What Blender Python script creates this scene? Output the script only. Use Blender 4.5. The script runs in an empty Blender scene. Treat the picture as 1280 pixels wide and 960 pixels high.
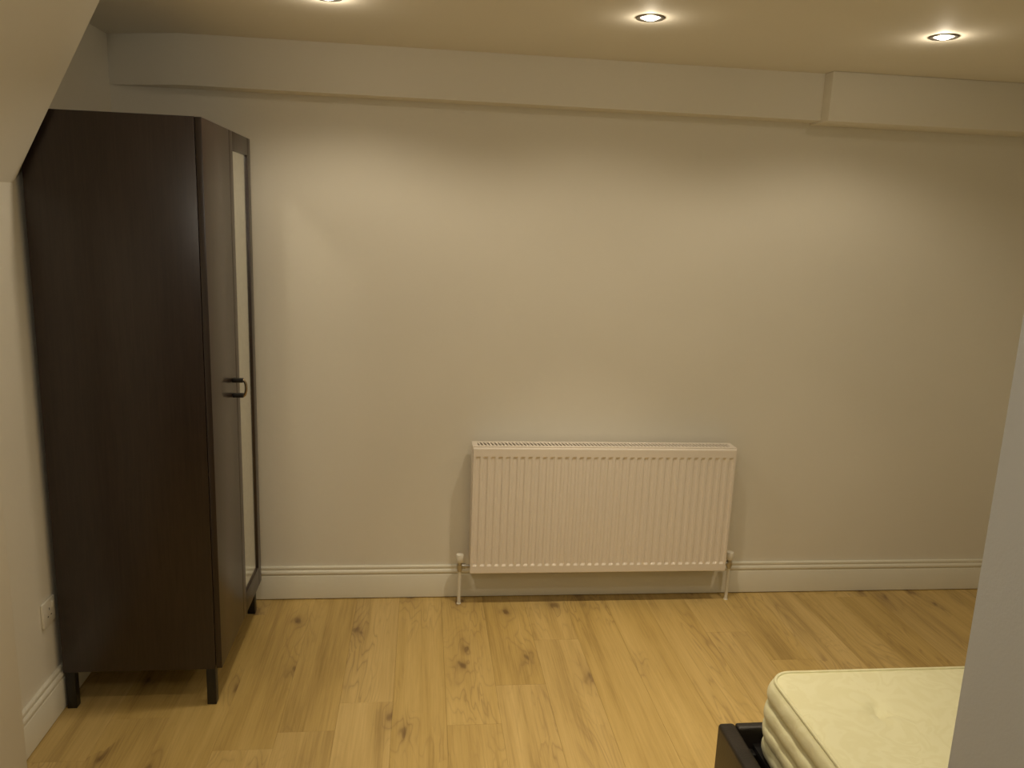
import bpy, bmesh, math, random
from mathutils import Vector, Matrix

sc = bpy.context.scene
COL = sc.collection

# ---------------------------------------------------------------- camera
# room axes: x to the right along the back wall, y into the back wall (wall face at y = 0), z up; metres
cam_d = bpy.data.cameras.new('camera')
cam_d.sensor_fit = 'HORIZONTAL'
cam_d.sensor_width = 36.0
cam_d.lens = 993.5 * 36.0 / 1280.0
cam_d.clip_start = 0.02
cam = bpy.data.objects.new('camera', cam_d)
COL.objects.link(cam)
RX = Vector((0.99338257, -0.10836199, 0.03806252))
UX = Vector((-0.0154275, 0.20250522, 0.97915965))
FW = Vector((0.11381155, 0.97326734, -0.1994934))
m = Matrix((RX, UX, -FW)).transposed().to_4x4()
m.translation = Vector((1.6661, -3.4693, 1.7316))
cam.matrix_world = m
sc.camera = cam

# ---------------------------------------------------------------- world, view
world = bpy.data.worlds.new('world')
world.use_nodes = True
world.node_tree.nodes['Background'].inputs[0].default_value = (0.02, 0.02, 0.025, 1)
world.node_tree.nodes['Background'].inputs[1].default_value = 0.2
sc.world = world
vs = sc.view_settings
vs.view_transform = 'Standard'
vs.look = 'None'
vs.gamma = 1.0
vs.use_curve_mapping = False
vs.exposure = -0.14
# the mirror throws a patch of lamp light on the wall: let the path tracer find it
sc.cycles.use_guiding = True
sc.cycles.use_surface_guiding = True
sc.cycles.use_volume_guiding = False
sc.cycles.blur_glossy = 0.0
sc.cycles.sample_clamp_indirect = 0.0
sc.cycles.caustics_reflective = True

LAMP_COL = (1.0, 0.855, 0.64)
BEAM_W, BEAM_DEG = 68.0, 69        # main cone of one downlight
FLOOD_W, FLOOD_DEG = 13.0, 146      # weaker wide cone thrown by the reflector rim
SPILL_W = 0.85                     # stray light at the lamp face
LAMPS = [                          # x, y, relative strength of cone and flood
    (1.361, -0.775, 0.22, 1.0),
    (2.380, -0.795, 1.05, 0.62),
    (3.381, -0.811, 0.42, 0.80),
    (1.361, -1.95, 0.25, 0.5),
    (2.380, -1.95, 0.80, 0.5),
    (3.381, -1.95, 0.12, 0.5),
]
GLOBE_W, GLOBE_COL, GLOBE_AT = 8.5, (1.0, 0.92, 0.78), (1.40, -3.05)   # unseen globe added to brighten the soffit and near wall

# ---------------------------------------------------------------- room sizes
LX = 0.4268      # left wall
RXW = 4.80       # right wall
CEIL = 2.3914
FY = -5.2        # wall behind the camera
NX, NY = 2.457, -2.50   # corner of the near wall on the right

# ================================================================ materials
def new_mat(name):
    mt = bpy.data.materials.new(name)
    mt.use_nodes = True
    nt = mt.node_tree
    return mt, nt, nt.nodes, nt.links, nt.nodes['Principled BSDF']

def ramp(N, stops, interp='LINEAR'):
    r = N.new('ShaderNodeValToRGB')
    cr = r.color_ramp
    cr.interpolation = interp
    while len(cr.elements) < len(stops):
        cr.elements.new(0.5)
    for e, (p, c) in zip(cr.elements, stops):
        e.position = p
        e.color = (c[0], c[1], c[2], 1) if len(c) == 3 else c
    return r

def math_node(N, L, op, a, b=None, c=None):
    n = N.new('ShaderNodeMath')
    n.operation = op
    for i, v in enumerate((a, b, c)):
        if v is None:
            continue
        if isinstance(v, (int, float)):
            n.inputs[i].default_value = v
        else:
            L.new(v, n.inputs[i])
    return n.outputs[0]

def mix_col(N, L, fac, a, b, mode='MIX'):
    n = N.new('ShaderNodeMix')
    n.data_type = 'RGBA'
    n.blend_type = mode
    for sock, v in ((n.inputs[0], fac), (n.inputs[6], a), (n.inputs[7], b)):
        if isinstance(v, (int, float)):
            sock.default_value = v
        elif isinstance(v, tuple):
            sock.default_value = (v[0], v[1], v[2], 1)
        else:
            L.new(v, sock)
    return n.outputs[2]

def mapping(N, L, scale, src='Object', loc=None):
    tc = N.new('ShaderNodeTexCoord')
    mp = N.new('ShaderNodeMapping')
    mp.inputs['Scale'].default_value = scale
    L.new(tc.outputs[src], mp.inputs[0])
    return mp.outputs[0]

def noise(N, L, vec, scale, detail=2.0, rough=0.5, dist=0.0):
    n = N.new('ShaderNodeTexNoise')
    n.inputs['Scale'].default_value = scale
    n.inputs['Detail'].default_value = detail
    n.inputs['Roughness'].default_value = rough
    n.inputs['Distortion'].default_value = dist
    L.new(vec, n.inputs['Vector'])
    return n

def paint(name, col, rough=0.6, bump=0.05, var=0.03):
    mt, nt, N, L, B = new_mat(name)
    v = mapping(N, L, (1, 1, 1))
    n1 = noise(N, L, v, 1.7, 3)
    c2 = tuple(c * (1 - var) for c in col)
    rp = ramp(N, [(0.3, c2), (0.7, col)])
    L.new(n1.outputs[0], rp.inputs[0])
    L.new(rp.outputs[0], B.inputs['Base Color'])
    n2 = noise(N, L, v, 240, 3)
    n3 = noise(N, L, v, 9, 2)
    s = math_node(N, L, 'MULTIPLY_ADD', n3.outputs[0], 2.0, n2.outputs[0])
    bp = N.new('ShaderNodeBump')
    bp.inputs['Strength'].default_value = bump
    bp.inputs['Distance'].default_value = 0.004
    L.new(s, bp.inputs['Height'])
    L.new(bp.outputs[0], B.inputs['Normal'])
    B.inputs['Roughness'].default_value = rough
    return mt

M = {}
M['wall'] = paint('cream_wall_paint', (0.82, 0.785, 0.69), 0.62)
M['ceiling'] = paint('ceiling_paint', (0.84, 0.80, 0.70), 0.7)
M['near_wall'] = paint('wall_paint_cool_dim_light', (0.55, 0.56, 0.56), 0.65)  # wall paint with the near wall's cooler, dimmer light put into its colour
M['gloss'] = paint('satin_trim_paint', (0.80, 0.77, 0.66), 0.32, 0.02, 0.02)
M['enamel'] = paint('radiator_enamel', (0.83, 0.76, 0.67), 0.33, 0.01, 0.01)
M['plastic'] = paint('white_plastic', (0.80, 0.77, 0.68), 0.3, 0.0, 0.01)

def simple(name, col, rough, metal=0.0, spec=0.5):
    mt, nt, N, L, B = new_mat(name)
    v = mapping(N, L, (1, 1, 1))
    n1 = noise(N, L, v, 60, 2)
    rp = ramp(N, [(0.3, tuple(c * 0.88 for c in col)), (0.7, col)])
    L.new(n1.outputs[0], rp.inputs[0])
    L.new(rp.outputs[0], B.inputs['Base Color'])
    B.inputs['Roughness'].default_value = rough
    B.inputs['Metallic'].default_value = metal
    B.inputs['Specular IOR Level'].default_value = spec
    return mt

M['chrome'] = simple('chrome', (0.55, 0.53, 0.49), 0.34, 1.0)
M['trim_metal'] = simple('downlight_trim_metal', (0.35, 0.33, 0.30), 0.35, 1.0)
M['black_metal'] = simple('black_metal', (0.012, 0.011, 0.010), 0.4)
M['bronze'] = simple('bronze_metal', (0.45, 0.36, 0.24), 0.25, 1.0)
M['dark'] = simple('dark_void', (0.02, 0.018, 0.015), 0.8)
M['mirror'] = simple('mirror_glass', (0.86, 0.88, 0.84), 0.16, 1.0)

def veneer(name, c0, c1, spec=0.5, rough=0.45):
    mt, nt, N, L, B = new_mat(name)
    v = mapping(N, L, (14, 14, 0.6))
    n1 = noise(N, L, v, 9, 6, 0.65, 0.4)
    v2 = mapping(N, L, (120, 120, 2.5))
    n2 = noise(N, L, v2, 3, 3)
    s = math_node(N, L, 'MULTIPLY_ADD', n2.outputs[0], 0.35, math_node(N, L, 'MULTIPLY', n1.outputs[0], 0.75))
    rp = ramp(N, [(0.35, c0), (0.72, c1)])
    L.new(s, rp.inputs[0])
    L.new(rp.outputs[0], B.inputs['Base Color'])
    bp = N.new('ShaderNodeBump')
    bp.inputs['Strength'].default_value = 0.08
    bp.inputs['Distance'].default_value = 0.002
    L.new(s, bp.inputs['Height'])
    L.new(bp.outputs[0], B.inputs['Normal'])
    B.inputs['Roughness'].default_value = rough
    B.inputs['Specular IOR Level'].default_value = spec
    return mt
M['veneer'] = veneer('black_brown_veneer', (0.016, 0.0095, 0.008), (0.034, 0.020, 0.016), 0.6, 0.30)

def leather():
    mt, nt, N, L, B = new_mat('black_faux_leather')
    v = mapping(N, L, (1, 1, 1))
    vo = N.new('ShaderNodeTexVoronoi')
    vo.inputs['Scale'].default_value = 260
    L.new(v, vo.inputs['Vector'])
    n1 = noise(N, L, v, 12, 3)
    rp = ramp(N, [(0.3, (0.010, 0.008, 0.007)), (0.7, (0.020, 0.016, 0.013))])
    L.new(n1.outputs[0], rp.inputs[0])
    L.new(rp.outputs[0], B.inputs['Base Color'])
    bp = N.new('ShaderNodeBump')
    bp.inputs['Strength'].default_value = 0.25
    bp.inputs['Distance'].default_value = 0.002
    L.new(math_node(N, L, 'ADD', vo.outputs['Distance'], n1.outputs[0]), bp.inputs['Height'])
    L.new(bp.outputs[0], B.inputs['Normal'])
    B.inputs['Roughness'].default_value = 0.38
    return mt
M['leather'] = leather()

def ticking():
    """cream mattress cloth with a faint woven damask figure"""
    mt, nt, N, L, B = new_mat('cream_damask_ticking')
    v = mapping(N, L, (1, 1, 1))
    wob = noise(N, L, v, 7, 2, 0.5, 1.5)
    vec = N.new('ShaderNodeVectorMath')
    vec.operation = 'MULTIPLY_ADD'
    L.new(wob.outputs['Color'], vec.inputs[0])
    vec.inputs[1].default_value = (0.25, 0.25, 0.25)
    L.new(v, vec.inputs[2])
    vo = N.new('ShaderNodeTexVoronoi')
    vo.feature = 'SMOOTH_F1'
    vo.inputs['Scale'].default_value = 8
    L.new(vec.outputs[0], vo.inputs['Vector'])
    fig = math_node(N, L, 'SINE', math_node(N, L, 'MULTIPLY', vo.outputs['Distance'], 26.0))
    rp = ramp(N, [(0.30, (0.73, 0.705, 0.445)), (0.70, (0.76, 0.74, 0.485))])
    L.new(math_node(N, L, 'MULTIPLY_ADD', fig, 0.3, 0.5), rp.inputs[0])
    L.new(rp.outputs[0], B.inputs['Base Color'])
    wv = noise(N, L, v, 500, 2)
    h = math_node(N, L, 'MULTIPLY_ADD', fig, 0.5, wv.outputs[0])
    bp = N.new('ShaderNodeBump')
    bp.inputs['Strength'].default_value = 0.12
    bp.inputs['Distance'].default_value = 0.003
    L.new(h, bp.inputs['Height'])
    L.new(bp.outputs[0], B.inputs['Normal'])
    B.inputs['Roughness'].default_value = 0.75
    B.inputs['Sheen Weight'].default_value = 0.15
    return mt
M['ticking'] = ticking()

def oak():
    """oak laminate: fine grain along the board, cathedral rings, brown knots; each board differs"""
    mt, nt, N, L, B = new_mat('oak_laminate')
    tc = N.new('ShaderNodeTexCoord')
    oi = N.new('ShaderNodeObjectInfo')
    rnd = oi.outputs['Random']
    off = N.new('ShaderNodeCombineXYZ')
    L.new(math_node(N, L, 'MULTIPLY', rnd, 37.0), off.inputs[0])
    L.new(math_node(N, L, 'MULTIPLY', rnd, 91.0), off.inputs[1])
    L.new(math_node(N, L, 'MULTIPLY', rnd, 13.0), off.inputs[2])
    add = N.new('ShaderNodeVectorMath')
    add.operation = 'ADD'
    L.new(tc.outputs['Object'], add.inputs[0])
    L.new(off.outputs[0], add.inputs[1])
    V = add.outputs[0]
    def scaled(s):
        mp = N.new('ShaderNodeMapping')
        mp.inputs['Scale'].default_value = s
        L.new(V, mp.inputs[0])
        return mp.outputs[0]
    # knots
    vk = scaled((5.4, 2.3, 0.01))
    kn = noise(N, L, scaled((9, 3.0, 1)), 2.0, 2)
    kv = N.new('ShaderNodeVectorMath')
    kv.operation = 'MULTIPLY_ADD'
    L.new(kn.outputs['Color'], kv.inputs[0])
    kv.inputs[1].default_value = (0.5, 0.35, 0)
    L.new(vk, kv.inputs[2])
    vo = N.new('ShaderNodeTexVoronoi')
    vo.inputs['Scale'].default_value = 1.0
    vo.voronoi_dimensions = '2D'
    L.new(kv.outputs[0], vo.inputs['Vector'])
    sep = N.new('ShaderNodeSeparateColor')
    L.new(vo.outputs['Color'], sep.inputs[0])
    has = math_node(N, L, 'GREATER_THAN', sep.outputs[0], 0.64)
    rk = ramp(N, [(0.0, (1, 1, 1)), (0.045, (0.75, 0.75, 0.75)), (0.075, (0.34, 0.34, 0.34)), (0.16, (0.13, 0.13, 0.13)), (0.36, (0, 0, 0))])
    L.new(vo.outputs['Distance'], rk.inputs[0])
    knot = math_node(N, L, 'MULTIPLY', rk.outputs[0], has)
    # broad stretched figure, swirling round the knots
    n1 = noise(N, L, scaled((3.4, 0.42, 1)), 2.2, 3, 0.5, 0.5)
    ringf = math_node(N, L, 'MULTIPLY_ADD', n1.outputs[0], 15.0,
                      math_node(N, L, 'MULTIPLY', math_node(N, L, 'MULTIPLY', vo.outputs['Distance'], has), -4.0))
    ring = math_node(N, L, 'PINGPONG', ringf, 0.5)
    rr = ramp(N, [(0.0, (1, 1, 1)), (0.10, (0.35, 0.35, 0.35)), (0.30, (0, 0, 0))])
    L.new(ring, rr.inputs[0])
    # fine fibres
    n2 = noise(N, L, scaled((95, 2.2, 1)), 2.0, 4, 0.6)
    n3 = noise(N, L, scaled((1.8, 0.5, 1)), 2.0, 2)
    n4 = noise(N, L, scaled((13, 0.55, 1)), 1.6, 3, 0.55, 0.3)      # long tonal streaks
    n5 = noise(N, L, scaled((2.6, 0.9, 1)), 1.5, 1)                 # where the ring figure shows
    msk = ramp(N, [(0.44, (0.10, 0.10, 0.10)), (0.66, (1, 1, 1))])
    L.new(n5.outputs[0], msk.inputs[0])
    base = ramp(N, [(0.27, (0.31, 0.202, 0.062)), (0.49, (0.525, 0.366, 0.130)), (0.74, (0.66, 0.48, 0.192))])
    tone = math_node(N, L, 'MULTIPLY_ADD', n4.outputs[0], 0.55, math_node(N, L, 'MULTIPLY_ADD', n3.outputs[0], 0.45, -0.16))
    L.new(math_node(N, L, 'MULTIPLY_ADD', n2.outputs[0], 0.35, tone), base.inputs[0])
    near = ramp(N, [(0.10, (1, 1, 1)), (0.45, (0, 0, 0))])          # swirls tighten round each knot
    L.new(vo.outputs['Distance'], near.inputs[0])
    fig = math_node(N, L, 'MAXIMUM', msk.outputs[0], math_node(N, L, 'MULTIPLY', near.outputs[0], has))
    c1 = mix_col(N, L, math_node(N, L, 'MULTIPLY', math_node(N, L, 'MULTIPLY', rr.outputs[0], 0.55), fig), base.outputs[0], (0.24, 0.145, 0.058))
    c2 = mix_col(N, L, math_node(N, L, 'MULTIPLY', knot, 0.78), c1, (0.12, 0.062, 0.028))
    hv = N.new('ShaderNodeHueSaturation')
    L.new(c2, hv.inputs['Color'])
    L.new(math_node(N, L, 'MULTIPLY_ADD', rnd, 0.07, 0.965), hv.inputs['Value'])
    L.new(math_node(N, L, 'MULTIPLY_ADD', rnd, -0.06, 1.03), hv.inputs['Saturation'])
    L.new(hv.outputs[0], B.inputs['Base Color'])
    bp = N.new('ShaderNodeBump')
    bp.inputs['Strength'].default_value = 0.05
    bp.inputs['Distance'].default_value = 0.001
    L.new(n2.outputs[0], bp.inputs['Height'])
    L.new(bp.outputs[0], B.inputs['Normal'])
    B.inputs['Roughness'].default_value = 0.40
    B.inputs['Specular IOR Level'].default_value = 0.4
    return mt
M['oak'] = oak()

def lamp_glass():
    mt, nt, N, L, B = new_mat('lit_lamp_glass')
    B.inputs['Base Color'].default_value = (0.9, 0.9, 0.85, 1)
    B.inputs['Emission Color'].default_value = (1.0, 0.93, 0.82, 1)
    B.inputs['Emission Strength'].default_value = 9.0
    return mt
M['lamp'] = lamp_glass()
M['lamp_soft'] = lamp_glass()
M['lamp_soft'].name = 'lit_fill_glass'
M['lamp_soft'].node_tree.nodes['Principled BSDF'].inputs['Emission Strength'].default_value = 2.5

# ================================================================ mesh helpers
def link(name, me, mat, parent=None):
    o = bpy.data.objects.new(name, me)
    if mat is not None and len(me.materials) == 0:
        me.materials.append(mat)
    COL.objects.link(o)
    if parent is not None:
        o.parent = parent
    return o

def origin_of(parent):
    v = Vector((0, 0, 0))
    while parent is not None:
        v += parent.location
        parent = parent.parent
    return v

def smooth(me, angle=35):
    for p in me.polygons:
        p.use_smooth = True
    bm = bmesh.new()
    bm.from_mesh(me)
    for e in bm.edges:
        if len(e.link_faces) == 2:
            e.smooth = e.calc_face_angle(0) < math.radians(angle)
    bm.to_mesh(me)
    bm.free()

def mesh(name, verts, faces, mat, parent=None, sm=False, base=None):
    """world-space verts; the object's origin is its parent's base (or base)"""
    o0 = origin_of(parent)
    if parent is None and base is not None:
        o0 = Vector(base)
    me = bpy.data.meshes.new(name)
    me.from_pydata([tuple(Vector(v) - o0) for v in verts], [], faces)
    bm = bmesh.new()
    bm.from_mesh(me)
    bmesh.ops.recalc_face_normals(bm, faces=bm.faces)
    bm.to_mesh(me)
    bm.free()
    if sm:
        smooth(me)
    o = link(name, me, mat, parent)
    if parent is None and base is not None:
        o.location = base
    return o

def box_bm(bm, a, b):
    vs_ = [bm.verts.new((x, y, z)) for z in (a[2], b[2]) for y in (a[1], b[1]) for x in (a[0], b[0])]
    for f in ((0, 2, 3, 1), (4, 5, 7, 6), (0, 1, 5, 4), (2, 6, 7, 3), (0, 4, 6, 2), (1, 3, 7, 5)):
        bm.faces.new([vs_[i] for i in f])

def box(name, a, b, mat, parent=None, bevel=0.0, seg=2, base=None):
    o0 = origin_of(parent)
    if parent is None and base is not None:
        o0 = Vector(base)
    a2 = [min(p, q) for p, q in zip(a, b)]
    b2 = [max(p, q) for p, q in zip(a, b)]
    bm = bmesh.new()
    box_bm(bm, a2, b2)
    if bevel > 0:
        bmesh.ops.bevel(bm, geom=list(bm.edges), offset=bevel, segments=seg, profile=0.5, affect='EDGES')
    bmesh.ops.translate(bm, verts=bm.verts, vec=-o0)
    bmesh.ops.recalc_face_normals(bm, faces=bm.faces)
    me = bpy.data.meshes.new(name)
    bm.to_mesh(me)
    bm.free()
    if bevel > 0:
        smooth(me)
    o = link(name, me, mat, parent)
    if parent is None and base is not None:
        o.location = base
    return o

def boxes(name, lst, mat, parent=None):
    o0 = origin_of(parent)
    bm = bmesh.new()
    for a, b in lst:
        box_bm(bm, a, b)
    bmesh.ops.translate(bm, verts=bm.verts, vec=-o0)
    bmesh.ops.recalc_face_normals(bm, faces=bm.faces)
    me = bpy.data.meshes.new(name)
    bm.to_mesh(me)
    bm.free()
    return link(name, me, mat, parent)

def tube(name, pts, r, mat, parent=None, seg=12, closed=False, caps=True):
    pts = [Vector(p) for p in pts]
    n = len(pts)
    verts, faces = [], []
    up = Vector((0, 0, 1))
    prev = None
    for i, p in enumerate(pts):
        if closed:
            t = pts[(i + 1) % n] - pts[i - 1]
        else:
            t = pts[min(i + 1, n - 1)] - pts[max(i - 1, 0)]
        t.normalize()
        if prev is None:
            ref = up if abs(t.z) < 0.9 else Vector((1, 0, 0))
            u = t.cross(ref).normalized()
        else:
            u = (prev - t * prev.dot(t)).normalized()
        prev = u
        w = t.cross(u)
        rr = r[i] if isinstance(r, (list, tuple)) else r
        for k in range(seg):
            a = 2 * math.pi * k / seg
            verts.append(p + (u * math.cos(a) + w * math.sin(a)) * rr)
    rings = n if closed else n - 1
    for i in range(rings):
        j = (i + 1) % n
        for k in range(seg):
            k2 = (k + 1) % seg
            faces.append((i * seg + k, i * seg + k2, j * seg + k2, j * seg + k))
    if caps and not closed:
        faces.append(tuple(range(seg)))
        faces.append(tuple((n - 1) * seg + k for k in range(seg)))
    return mesh(name, verts, faces, mat, parent, sm=True)

def lathe(name, centre, prof, mat, parent=None, seg=32, axis='z'):
    """prof: list of (radius, height); closed where the radius is 0"""
    c = Vector(centre)
    verts, faces, idx = [], [], []
    for r, h in prof:
        ring = []
        if r == 0:
            verts.append((0, 0, h)); ring = [len(verts) - 1] * seg
        else:
            for k in range(seg):
                a = 2 * math.pi * k / seg
                verts.append((r * math.cos(a), r * math.sin(a), h)); ring.append(len(verts) - 1)
        idx.append(ring)
    for i in range(len(prof) - 1):
        for k in range(seg):
            k2 = (k + 1) % seg
            q = []
            for v in (idx[i][k], idx[i][k2], idx[i + 1][k2], idx[i + 1][k]):
                if v not in q:
                    q.append(v)
            if len(q) > 2:
                faces.append(tuple(q))
    if axis == 'x':
        verts = [(h, r1, r2) for r1, r2, h in verts]
    if axis == 'y':
        verts = [(r1, h, r2) for r1, r2, h in verts]
    return mesh(name, [c + Vector(v) for v in verts], faces, mat, parent, sm=True)

def extrude_profile(name, prof, p0, p1, out, mat, parent=None):
    """prof: (depth, z) points, closed; run from p0 to p1, depth along out"""
    p0, p1, out = Vector(p0), Vector(p1), Vector(out)
    n = len(prof)
    verts = [p + out * d + Vector((0, 0, z)) for p in (p0, p1) for d, z in prof]
    faces = [(i, (i + 1) % n, n + (i + 1) % n, n + i) for i in range(n)]
    faces += [tuple(range(n)), tuple(range(n, 2 * n))]
    return mesh(name, verts, faces, mat, parent, sm=True)

def structure(o):
    o['kind'] = 'structure'
    return o

def tag(o, label, cat, group=None):
    o['label'] = label
    o['category'] = cat
    if group:
        o['group'] = group
    return o

def thing(name, loc, label, cat, group=None):
    o = bpy.data.objects.new(name, None)
    o.empty_display_size = 0.1
    COL.objects.link(o)
    o.location = loc
    return tag(o, label, cat, group)

def plabel(o, text):
    o['label'] = text
    return o

# ================================================================ room shell
T = 0.12
fl = structure(boxes('floor', [((LX - T, FY, -0.10), (NX + T, 0.0 + T, -0.008)),
                              ((NX + T, NY, -0.10), (RXW + T, 0.0 + T, -0.008))], M['dark']))
random.seed(11)
PW, PL, GAP = 0.192, 2.00, 0.0002
col_i = 0
x = LX + 0.004
while x < RXW - 0.01:
    x1 = min(x + PW, RXW - 0.004)
    yend = FY + 0.005 if x < NX - 0.03 else NY + 0.005
    y = -0.006 + (random.random() * PL)
    while y > yend:
        ya, yb = min(y, -0.006), max(y - PL, yend)
        xe = x1 if not (x < NX < x1 and yb < NY) else x1
        if ya - yb > 0.02:
            # cut where the near wall stands
            if x >= NX - 0.03 and yb < NY + 0.005:
                yb = NY + 0.005
            o0 = ((x + xe) / 2, (ya + yb) / 2, 0.0)
            bm = bmesh.new()
            box_bm(bm, (x + GAP, yb + GAP, -0.008), (xe - GAP, ya - GAP, 0.0))
            top = [e for e in bm.edges if all(v.co.z > -0.001 for v in e.verts)]
            bmesh.ops.bevel(bm, geom=top, offset=0.0004, segments=1, affect='EDGES')
            bmesh.ops.translate(bm, verts=bm.verts, vec=-Vector(o0))
            me = bpy.data.meshes.new('plank')
            bm.to_mesh(me)
            bm.free()
            p = link('plank', me, M['oak'], fl)
            p.location = o0
        y -= PL
    x += PW
    col_i += 1

structure(box('wall_back', (LX - T, 0, 0), (RXW + T, T, CEIL + 0.1), M['wall']))
structure(box('wall_left', (LX - T, FY, 0), (LX, 0, CEIL + 0.1), M['wall']))
structure(box('wall_right', (RXW, NY - T, 0), (RXW + T, 0, CEIL + 0.1), M['wall']))
structure(box('wall_front', (LX - T, FY - T, 0), (NX + T, FY, CEIL + 0.1), M['wall']))
# near wall on the right: the room widens beyond its corner
structure(mesh('wall_near', [(NX, FY, 0), (NX, NY, 0), (RXW, NY, 0), (RXW, NY - T, 0), (NX + T, NY - T, 0), (NX + T, FY, 0),
                             (NX, FY, CEIL), (NX, NY, CEIL), (RXW, NY, CEIL), (RXW, NY - T, CEIL), (NX + T, NY - T, CEIL), (NX + T, FY, CEIL)],
               [(0, 1, 7, 6), (1, 2, 8, 7), (2, 3, 9, 8), (3, 4, 10, 9), (4, 5, 11, 10), (5, 0, 6, 11),
                (5, 4, 1, 0), (4, 3, 2, 1), (6, 7, 10, 11), (7, 8, 9, 10)], M['near_wall']))

# ceiling with round holes for the downlights
def ceiling():
    bm = bmesh.new()
    xs = sorted({LX - T, RXW + T} | {v for l in LAMPS for v in (l[0] - 0.06, l[0] + 0.06)})
    ys = sorted({FY - T, T} | {v for l in LAMPS for v in (l[1] - 0.06, l[1] + 0.06)})
    holes = {}
    def near(a, b): return abs(a - b) < 1e-6
    for i in range(len(xs) - 1):
        for j in range(len(ys) - 1):
            cx, cy = (xs[i] + xs[i + 1]) / 2, (ys[j] + ys[j + 1]) / 2
            inside = [l for l in LAMPS if abs(cx - l[0]) < 0.06 and abs(cy - l[1]) < 0.06]
            if inside:
                continue
            bm.faces.new([bm.verts.new((a, b, CEIL)) for a, b in
                          ((xs[i], ys[j]), (xs[i], ys[j + 1]), (xs[i + 1], ys[j + 1]), (xs[i + 1], ys[j]))])
    for lx, ly, _s, _s2 in LAMPS:
        n = 32
        sq, ci = [], []
        for k in range(n):
            a = 2 * math.pi * k / n
            c, s_ = math.cos(a), math.sin(a)
            q = 0.06 / max(abs(c), abs(s_))
            sq.append(bm.verts.new((lx + c * q, ly + s_ * q, CEIL)))
            ci.append(bm.verts.new((lx + c * 0.036, ly + s_ * 0.036, CEIL)))
        for k in range(n):
            k2 = (k + 1) % n
            bm.faces.new((sq[k], ci[k], ci[k2], sq[k2]))
    bmesh.ops.remove_doubles(bm, verts=bm.verts, dist=1e-5)
    for f in bm.faces:
        f.normal_update()
        if f.normal.z > 0:
            f.normal_flip()
    # board above closes the ceiling void
    box_bm(bm, (LX - T, FY - T, CEIL + 0.10), (RXW + T, T, CEIL + 0.14))
    me = bpy.data.meshes.new('ceiling')
    bm.to_mesh(me)
    bm.free()
    return structure(link('ceiling', me, M['ceiling']))
ceiling()

# sloping soffit along the left wall, ending just in front of the wardrobe
SY = -0.832
def slope_x(z):      # line fitted through the visible edge
    return 0.4406 + (z - 1.816) * SLP
SLP = (0.7096 - 0.4406) / (2.3256 - 1.816)
z0 = 1.816 - (0.4406 - LX) / SLP
structure(mesh('ceiling_sloped', [(LX, SY, z0), (slope_x(CEIL), SY, CEIL), (LX, SY, CEIL),
                                  (LX, FY, z0), (slope_x(CEIL), FY, CEIL), (LX, FY, CEIL)],
               [(0, 1, 2), (3, 4, 5), (0, 1, 4, 3), (1, 2, 5, 4), (2, 0, 3, 5)], M['wall']))
# shallow boxing on the left wall nearer the door
SX, SYB = 0.492, -1.185
structure(box('wall_left_boxing', (LX, FY, 0), (SX, SYB, z0 + (SX - LX) / SLP), M['wall'], bevel=0.003))

# boxed beam along the top of the back wall, deeper on the right
zb_, zt_ = 2.2033, CEIL
pl_ = [(LX, 0.0), (LX, -0.004), (0.72, -0.10), (3.335, -0.10), (3.335, 0.0)]      # plan: dies into the corner on the left
structure(mesh('trim_1', [(a, b, z) for z in (zb_, zt_) for a, b in pl_],
               [(0, 1, 2, 3, 4), (5, 6, 7, 8, 9)] + [(k, (k + 1) % 5, 5 + (k + 1) % 5, 5 + k) for k in range(5)], M['wall'], sm=True))
structure(box('trim_2', (3.335, -0.165, 2.194), (RXW, 0.0, CEIL), M['wall'], bevel=0.004))

# moulded skirting
SK = [(0.0, 0.0), (0.010, 0.0), (0.010, 0.0045), (0.018, 0.005), (0.018, 0.113), (0.0165, 0.1155), (0.0135, 0.117),
      (0.0135, 0.1195), (0.0165, 0.121), (0.0185, 0.1245), (0.019, 0.129), (0.0175, 0.1345), (0.0145, 0.1385),
      (0.0105, 0.1405), (0.0105, 0.1435), (0.012, 0.1455), (0.0125, 0.150), (0.011, 0.1545), (0.0075, 0.157), (0.0, 0.157)]
structure(extrude_profile('baseboard_back', SK, (LX, 0, 0), (RXW, 0, 0), (0, -1, 0), M['gloss']))
structure(extrude_profile('baseboard_left', SK, (LX, SYB, 0), (LX, -0.018, 0), (1, 0, 0), M['gloss']))
structure(extrude_profile('baseboard_right', SK, (RXW, NY, 0), (RXW, -0.018, 0), (-1, 0, 0), M['gloss']))

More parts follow.
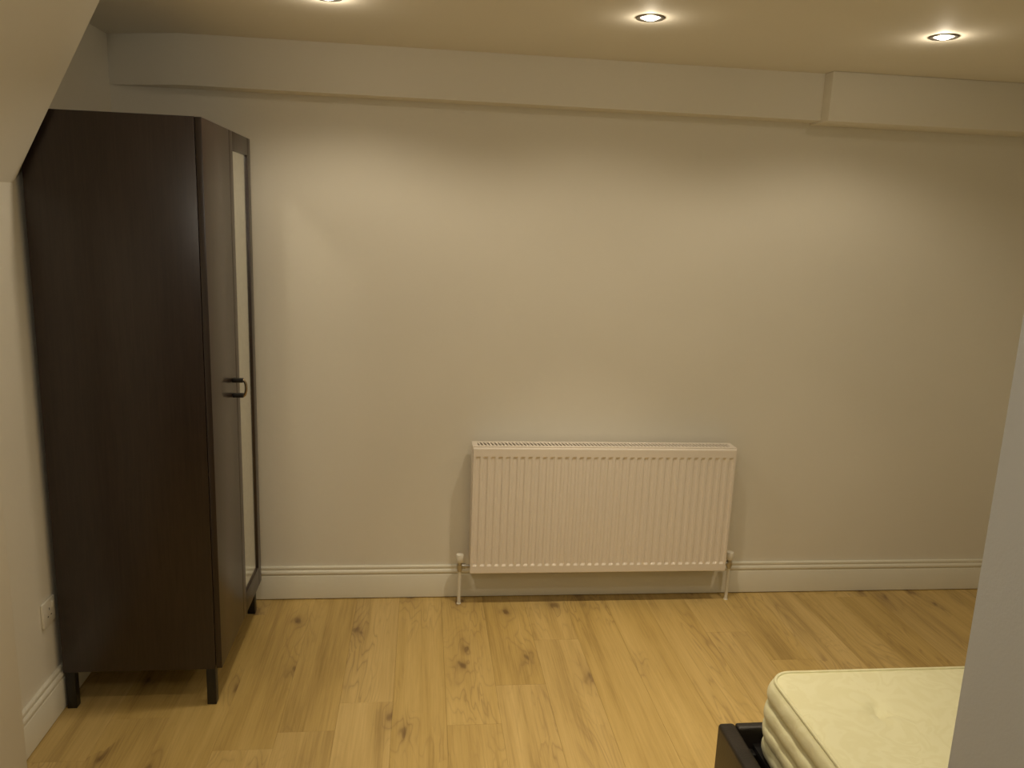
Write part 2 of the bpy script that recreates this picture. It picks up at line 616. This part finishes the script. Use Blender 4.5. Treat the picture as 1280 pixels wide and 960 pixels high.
# ================================================================ downlights
LAMP_LABELS = [
    'recessed ceiling downlight nearest the wardrobe, glare on the ceiling around it',
    'bright recessed ceiling downlight with halo above the radiator',
    'recessed ceiling downlight with thin dark rim beside the deeper boxed beam',
    'recessed ceiling downlight over the bare floor before the wardrobe',
    'recessed ceiling downlight between the foot of the bed and the radiator wall row',
    'recessed ceiling downlight directly above the mattress',
]
for (lx, ly, s, s2), lab in zip(LAMPS, LAMP_LABELS):
    t = thing('downlight', (lx, ly, CEIL), lab, 'downlight', 'recessed downlights in the ceiling')
    lathe('trim_ring', (lx, ly, CEIL), [(0.034, 0.012), (0.032, 0.002), (0.0325, -0.001), (0.038, -0.004), (0.045, -0.0035), (0.0475, 0.0), (0.036, 0.002), (0.034, 0.012)], M['trim_metal'], t)
    lathe('housing', (lx, ly, CEIL), [(0.0335, 0.010), (0.034, 0.060), (0.0, 0.062)], M['trim_metal'], t)
    lathe('lamp', (lx, ly, CEIL), [(0.0, -0.009), (0.010, -0.0082), (0.019, -0.0055), (0.026, -0.001), (0.0305, 0.005), (0.031, 0.010), (0.024, 0.030), (0.010, 0.05), (0.0, 0.05)], M['lamp'], t)
    for nm, kind, watt, deg, blend, rad, dz in (('beam', 'SPOT', BEAM_W * s, BEAM_DEG, 1.0, 0.024, -0.034),
                                                ('flood', 'SPOT', FLOOD_W * s2, FLOOD_DEG, 0.45, 0.020, -0.034),
                                                ('spill', 'POINT', SPILL_W * s2, 0, 0, 0.014, -0.026)):
        ld = bpy.data.lights.new('downlight_' + nm, kind)
        ld.energy = watt
        ld.color = LAMP_COL
        ld.shadow_soft_size = rad
        if kind == 'SPOT':
            ld.spot_size = math.radians(deg)
            ld.spot_blend = blend
        lo = bpy.data.objects.new('downlight_' + nm, ld)
        COL.objects.link(lo)
        lo.parent = t
        lo.location = (0, 0, dz)

gx, gy = GLOBE_AT  # added fill light, out of view, for the near surfaces
t = thing('fill_light', (gx, gy, CEIL), 'unseen opal globe added to light the sloping soffit and near wall', 'added light')
lathe('base', (gx, gy, CEIL), [(0.0, 0.0), (0.12, 0.0), (0.125, -0.004), (0.125, -0.022), (0.118, -0.026), (0.0, -0.026)], M['plastic'], t)
lathe('diffuser', (gx, gy, CEIL), [(0.114, -0.026), (0.128, -0.035), (0.132, -0.055), (0.118, -0.085), (0.085, -0.108), (0.045, -0.119), (0.0, -0.122)], M['lamp_soft'], t)
ld = bpy.data.lights.new('fill_light_glow', 'POINT')
ld.energy, ld.color, ld.shadow_soft_size = GLOBE_W, GLOBE_COL, 0.05
lo = bpy.data.objects.new('fill_light_glow', ld)
COL.objects.link(lo)
lo.parent = t
lo.location = (0, 0, -0.20)

# ================================================================ wardrobe
WXB, WXF, WYN, WYF, WZ0, WZ1 = 0.4475, 0.981, -0.818, -0.114, 0.140, 2.0133
DT = 0.020
w = thing('wardrobe', ((WXB + WXF) / 2, (WYN + WYF) / 2, 0),
          'tall black-brown wooden wardrobe with a mirrored door, standing on short legs', 'wardrobe')
V = M['veneer']
bx = WXF - DT - 0.0015
box('side_panel', (WXB, WYN, WZ0), (bx, WYN + 0.018, WZ1), V, w, 0.0012)
box('side_panel', (WXB, WYF - 0.018, WZ0), (bx, WYF, WZ1), V, w, 0.0012)
box('top_panel', (WXB, WYN + 0.018, WZ1 - 0.020), (bx, WYF - 0.018, WZ1 - 0.001), V, w, 0.001)
box('bottom_panel', (WXB, WYN + 0.018, WZ0 + 0.001), (bx, WYF - 0.018, WZ0 + 0.020), V, w, 0.001)
box('back_panel', (WXB + 0.004, WYN + 0.018, WZ0 + 0.02), (WXB + 0.008, WYF - 0.018, WZ1 - 0.02), V, w)
YM = (WYN + WYF) / 2
DZ0, DZ1 = WZ0 + 0.003, WZ1 - 0.001
d1 = box('door', (WXF - DT, WYN + 0.0015, DZ0), (WXF, YM - 0.0015, DZ1), V, w, 0.0012)
plabel(d1, 'plain black-brown door')
# mirrored door: frame of stiles and rails, glass set back
ya, yb = YM + 0.0015, WYF - 0.0015
ST, RT, RB = 0.052, 0.066, 0.085
d2 = box('door', (WXF - DT, ya, DZ0), (WXF - 0.012, yb, DZ1), V, w)
plabel(d2, 'framed door with a long mirror')
for a, b in (((ya, DZ0), (ya + ST, DZ1)), ((yb - ST, DZ0), (yb, DZ1))):
    box('stile', (WXF - 0.0121, a[0], a[1]), (WXF, b[0], b[1]), V, d2, 0.0012)
box('rail', (WXF - 0.0121, ya + ST, DZ1 - RT), (WXF, yb - ST, DZ1), V, d2, 0.0012)
box('rail', (WXF - 0.0121, ya + ST, DZ0), (WXF, yb - ST, DZ0 + RB), V, d2, 0.0012)
box('mirror', (WXF - 0.0118, ya + ST, DZ0 + RB), (WXF - 0.007, yb - ST, DZ1 - RT), M['mirror'], d2)
# bow handle on the plain door, next to the middle joint
yc = YM - 0.064
h = box('handle', (WXF, yc - 0.009, 1.063), (WXF + 0.040, yc + 0.009, 1.079), M['black_metal'], d1, 0.003)
box('arm', (WXF, yc - 0.009, 1.119), (WXF + 0.040, yc + 0.009, 1.135), M['black_metal'], h, 0.003)
pts = []
for k in range(13):
    a = math.pi * (k / 12 - 0.5)
    pts.append((WXF + 0.036 + 0.013 * math.cos(a), yc, 1.099 + 0.031 * math.sin(a)))
tube('grip', pts, 0.0050, M['bronze'], h, 10)
for lx in (WXB + 0.004, WXF - DT - 0.036):
    for ly in (WYN + 0.002, WYF - 0.034):
        box('leg', (lx, ly, 0.0), (lx + 0.032, ly + 0.032, WZ0), M['black_metal'], w, 0.002)

# ================================================================ radiator
RX0, RX1, RZ0, RZ1 = 1.8976, 3.0976, 0.164, 0.764
RYF, RYB = -0.1258, -0.030
E_ = M['enamel']
r = thing('radiator', ((RX0 + RX1) / 2, (RYF + RYB) / 2, 0), 'white ribbed double panel radiator mounted on the back wall', 'radiator')

def rib_panel(name, yf, sgn):
    """pressed steel sheet with 36 upright channels; sgn -1 faces the room"""
    n = 36
    pitch = (RX1 - RX0 - 0.012) / n
    x0 = RX0 + 0.006
    cols = [(x0 - 0.006 + 0.0015, -0.006, 0), (x0 - 0.006 + 0.006, 0.0, 0)]
    cols = [(RX0 + 0.0015, 0.0, 0)]
    for i in range(n):
        c = x0 + (i + 0.5) * pitch
        cols += [(c - 0.0115, 0, 0), (c - 0.0065, 0, 1), (c + 0.0065, 0, 1), (c + 0.0115, 0, 0)]
    cols += [(RX1 - 0.0015, 0.0, 0)]
    zt, zb = RZ1 - 0.004, RZ0
    rows = [(zb, 0.010, 0), (zb + 0.0015, 0.004, 0), (zb + 0.006, 0.0, 0), (zb + 0.038, 0, 0), (zb + 0.047, 0, 1), (zt - 0.050, 0, 1), (zt - 0.041, 0, 0),
            (zt - 0.007, 0, 0), (zt - 0.002, 0.003, 0), (zt, 0.010, 0)]
    D = 0.0055
    verts, faces = [], []
    for z, back, rz in rows:
        for xx, _, rc in cols:
            verts.append((xx, yf - sgn * (back + D * rz * rc), z))
    nc = len(cols)
    for j in range(len(rows) - 1):
        for i in range(nc - 1):
            faces.append((j * nc + i, j * nc + i + 1, (j + 1) * nc + i + 1, (j + 1) * nc + i))
    # back sheet closes the panel
    k0 = len(verts)
    yb_ = yf - sgn * 0.012
    for z in (zb, zt):
        for xx in (RX0 + 0.0015, RX1 - 0.0015):
            verts.append((xx, yb_, z))
    faces.append((k0, k0 + 1, k0 + 3, k0 + 2))
    faces.append((0, k0, k0 + 2) + tuple(j * nc for j in range(len(rows) - 1, 0, -1)))
    faces.append((nc - 1, k0 + 1, k0 + 3) + tuple(j * nc + nc - 1 for j in range(len(rows) - 1, 0, -1)))
    o = mesh(name, verts, faces, E_, r)
    for p in o.data.polygons:
        p.use_smooth = False
    return o
rib_panel('front_panel', RYF, -1)
rib_panel('rear_panel', RYB, 1)
# convector fins between the panels
fins = []
nf = 60
for i in range(nf):
    xx = RX0 + 0.04 + (RX1 - RX0 - 0.08) * i / (nf - 1)
    fins.append(((xx - 0.0004, RYF + 0.013, RZ0 + 0.05), (xx + 0.0004, RYB - 0.013, RZ1 - 0.05)))
fo = boxes('convector_fins', fins, E_, r)
fo['kind'] = 'stuff'
# side covers and top grille
box('side_cover', (RX0 - 0.0015, RYF + 0.004, RZ0 + 0.045), (RX0 + 0.001, RYB - 0.004, RZ1), E_, r, 0.0008)
box('side_cover', (RX1 - 0.001, RYF + 0.004, RZ0 + 0.045), (RX1 + 0.0015, RYB - 0.004, RZ1), E_, r, 0.0008)
g = [((RX0, RYF + 0.005, RZ1 - 0.006), (RX1, RYF + 0.024, RZ1)), ((RX0, RYB - 0.024, RZ1 - 0.006), (RX1, RYB - 0.005, RZ1)),
     ((RX0, RYF + 0.024, RZ1 - 0.006), (RX0 + 0.022, RYB - 0.024, RZ1)), ((RX1 - 0.022, RYF + 0.024, RZ1 - 0.006), (RX1, RYB - 0.024, RZ1))]
gr = boxes('top_grille', g, E_, r)
nb = 72
verts, faces = [], []
for i in range(nb):
    xx = RX0 + 0.026 + (RX1 - RX0 - 0.060) * i / (nb - 1)
    k0 = len(verts)
    sl = 0.010
    for z in (RZ1 - 0.005, RZ1 - 0.0005):
        verts += [(xx - 0.0035 + sl, RYF + 0.023, z), (xx + 0.0035 + sl, RYF + 0.023, z), (xx + 0.0035, RYB - 0.023, z), (xx - 0.0035, RYB - 0.023, z)]
    faces += [tuple(k0 + q for q in f) for f in ((0, 1, 2, 3), (4, 5, 6, 7), (0, 1, 5, 4), (1, 2, 6, 5), (2, 3, 7, 6), (3, 0, 4, 7))]
gb = mesh('grille_bars', verts, faces, E_, gr)
gb['kind'] = 'stuff'
# wall brackets
for xx in (RX0 + 0.16, RX1 - 0.16):
    box('bracket', (xx - 0.015, RYB - 0.002, RZ0 + 0.06), (xx + 0.015, -0.0005, RZ1 - 0.06), E_, r)
# valves and pipe tails
for vx, sgn in ((RX0 - 0.043, 1), (RX1 + 0.036, -1)):
    yv = -0.078
    vb = lathe('valve', (vx, yv, 0), [(0.0, 0.160), (0.011, 0.160), (0.011, 0.171), (0.0145, 0.172), (0.0145, 0.192), (0.0115, 0.193), (0.0115, 0.206), (0.0, 0.206)], M['chrome'], r, 20)
    plabel(vb, 'chrome valve body')
    edge = RX0 if sgn > 0 else RX1
    lathe('union_nut', (vx, yv, 0.184), [(0.0, 0.0), (0.008, 0.0), (0.008, sgn * 0.010), (0.012, sgn * 0.011), (0.012, sgn * 0.026), (0.008, sgn * 0.027), (0.008, (edge - vx) + sgn * 0.006), (0.0, (edge - vx) + sgn * 0.006)], M['chrome'], vb, 18, 'x')
    lathe('cap', (vx, yv, 0), [(0.0, 0.205), (0.0165, 0.205), (0.0185, 0.208), (0.0185, 0.235), (0.0165, 0.241), (0.0, 0.242)], M['plastic'], vb, 24)
    pp = tube('pipe', [(vx, yv, 0.0), (vx, yv, 0.162)], 0.0078, M['plastic'], r, 14)
    lathe('pipe_collar', (vx, yv, 0), [(0.0079, 0.0), (0.0105, 0.0), (0.0100, 0.003), (0.0079, 0.0035)], M['plastic'], pp, 20)

# ================================================================ wall socket
SYC = -0.852
s = thing('wall_socket', (LX, SYC, 0.345), 'white single power socket low on the left wall, tucked behind the wardrobe edge', 'socket')
box('plate', (LX, SYC - 0.043, 0.345), (LX + 0.009, SYC + 0.043, 0.431), M['plastic'], s, 0.003)
box('switch', (LX + 0.008, SYC + 0.016, 0.395), (LX + 0.012, SYC + 0.028, 0.418), M['plastic'], s, 0.001)
for dy, dz, a, b in ((0, 0.054, 0.004, 0.008), (-0.011, 0.030, 0.007, 0.004), (0.011, 0.030, 0.007, 0.004)):
    box('pin_hole', (LX + 0.0085, SYC + dy - a / 2, 0.345 + dz - b / 2), (LX + 0.0093, SYC + dy + a / 2, 0.345 + dz + b / 2), M['dark'], s)

# ================================================================ bed
BX0, BX1, BY0, BY1 = 2.557, 4.755, -2.475, -1.440     # frame outside
FZ = 0.300
bd = thing('bed_frame', ((BX0 + BX1) / 2, (BY0 + BY1) / 2, 0), 'low black leather bed frame with padded foot board under the cream mattress', 'bed')
Lm = M['leather']
box('foot_board', (BX0, BY0, 0.045), (BX0 + 0.052, BY1, FZ), Lm, bd, 0.012, 3)
box('side_rail', (BX0 + 0.052, BY1 - 0.034, 0.06), (BX1 - 0.05, BY1 - 0.002, FZ), Lm, bd, 0.008, 3)
box('side_rail', (BX0 + 0.052, BY0 + 0.002, 0.06), (BX1 - 0.05, BY0 + 0.034, FZ), Lm, bd, 0.008, 3)
box('head_board', (BX1 - 0.055, BY0, 0.045), (BX1, BY1, 0.95), Lm, bd, 0.018, 3)
for k in range(14):
    xx = BX0 + 0.10 + k * 0.145
    box('slat', (xx, BY0 + 0.030, 0.232), (xx + 0.07, BY1 - 0.030, 0.248), M['black_metal'], bd, 0.002)
for yy in (BY0 + 0.034, BY1 - 0.064):
    box('slat_ledge', (BX0 + 0.05, yy, 0.20), (BX1 - 0.05, yy + 0.03, 0.232), M['black_metal'], bd)
for xx in (BX0 + 0.004, BX1 - 0.054):
    for yy in (BY0 + 0.006, BY1 - 0.056):
        box('leg', (xx, yy, 0), (xx + 0.045, yy + 0.05, 0.05), M['black_metal'], bd, 0.003)

# mattress: domed quilted top, four soft bands round the side, piped edges
MX0, MX1, MY0, MY1, MZ0, MZ1 = 2.672, 4.66, -2.42, -1.498, 0.250, 0.500
mt_ = thing('mattress', ((MX0 + MX1) / 2, (MY0 + MY1) / 2, MZ0), 'cream damask mattress with quilted side bands lying on the black bed frame', 'mattress')
TUFTS = []
for i in range(6):
    for j in range(4):
        tx = 2.889 + i * 0.36 + (0.18 if j % 2 else 0.0)
        ty = -1.698 - j * 0.19
        if tx < MX1 - 0.1 and ty > MY0 + 0.1:
            TUFTS.append((tx, ty))
def tuft_dip(px, py):
    d = 0.0
    for tx, ty in TUFTS:
        dx, dy = px - tx, py - ty
        rr = math.hypot(dx, dy)
        if rr < 0.16:
            a = math.atan2(dy, dx)
            crease = 0.5 + 0.5 * math.cos(4 * a + 1.1)
            d += 0.016 * math.exp(-(rr / 0.022) ** 2) + 0.0085 * math.exp(-(rr / 0.070) ** 2) * (0.3 + 1.1 * crease)
    return d
def make_mattress():
    nx, ny = 150, 76
    R_ = 0.062
    cx, cy = (MX0 + MX1) / 2, (MY0 + MY1) / 2
    hx, hy = (MX1 - MX0) / 2, (MY1 - MY0) / 2
    def rounded(u, v):
        px, py = u * hx, v * hy
        ax, ay = abs(px) - (hx - R_), abs(py) - (hy - R_)
        if ax > 0 and ay > 0:
            mx_ = max(ax, ay)
            ln = math.hypot(ax, ay)
            ax, ay = ax * mx_ / ln, ay * mx_ / ln
            px = math.copysign(hx - R_ + ax, px)
            py = math.copysign(hy - R_ + ay, py)
            edge = R_ - math.hypot(ax, ay)
        else:
            edge = min(hx - abs(px), hy - abs(py))
        return px, py, max(edge, 0)
    def grade(i, n):      # finer cells towards the rim
        t = 2 * i / n - 1
        return math.copysign(1 - (1 - abs(t)) ** 1.15, t)
    verts, faces = [], []
    id_ = {}
    for j in range(ny + 1):
        for i in range(nx + 1):
            px, py, e = rounded(grade(i, nx), grade(j, ny))
            z = MZ1 - 0.010 + 0.010 * (1 - math.exp(-e / 0.035)) - (tuft_dip(cx + px, cy + py) if e > 0.03 else 0)
            z += 0.0015 * math.sin(px * 17 + py * 9) * min(1, e / 0.1)
            id_[i, j] = len(verts)
            verts.append((cx + px, cy + py, z))
    for j in range(ny):
        for i in range(nx):
            faces.append((id_[i, j], id_[i + 1, j], id_[i + 1, j + 1], id_[i, j + 1]))
    loop = [id_[i, 0] for i in range(nx)] + [id_[nx, j] for j in range(ny)] + [id_[i, ny] for i in range(nx, 0, -1)] + [id_[0, j] for j in range(ny, 0, -1)]
    n = len(loop)
    P_ = [Vector(verts[k]) for k in loop]
    nor = []
    for k in range(n):
        t = P_[(k + 1) % n] - P_[k - 1]
        v_ = Vector((t.y, -t.x, 0))
        v_.normalize()
        nor.append(v_)
    prev = loop
    zt = MZ1 - 0.012
    bands, sub = 4, 7
    for b in range(bands):
        for q in range(1, sub + 1):
            f = (b + q / sub) / bands
            z = zt + (MZ0 - zt) * f
            bul = 0.004 + 0.013 * math.sqrt(max(0.0, math.sin(math.pi * q / sub))) - (0.004 if q == sub else 0)
            bul += 0.010 * math.sin(math.pi * f)
            cur = []
            for k in range(n):
                p = P_[k] + nor[k] * bul
                # puckers along the quilting seams
                wv = 0.0016 * math.sin((P_[k].x + P_[k].y) * 62 + b * 1.7) * math.sin(math.pi * q / sub)
                p = p + nor[k] * wv
                cur.append(len(verts))
                verts.append((p.x, p.y, z))
            for k in range(n):
                k2 = (k + 1) % n
                faces.append((prev[k], cur[k], cur[k2], prev[k2]))
            prev = cur
    faces.append(tuple(prev))
    o = mesh('body', verts, faces, M['ticking'], mt_)
    for p in o.data.polygons:
        p.use_smooth = True
    tube('piping', [p + nn * 0.003 + Vector((0, 0, 0.0005)) for p, nn in zip(P_, nor)], 0.0048, M['ticking'], mt_, 8, closed=True)
    tube('piping', [(p.x + nn.x * 0.002, p.y + nn.y * 0.002, MZ0 + 0.0055) for p, nn in zip(P_, nor)], 0.0055, M['ticking'], mt_, 8, closed=True)
    for tx, ty in TUFTS:
        zt_ = MZ1 - tuft_dip(tx, ty)
        lathe('tuft', (tx, ty, zt_), [(0.0, 0.0035), (0.004, 0.003), (0.007, 0.0005), (0.0075, -0.002), (0.0, -0.002)], M['ticking'], mt_, 12)
make_mattress()
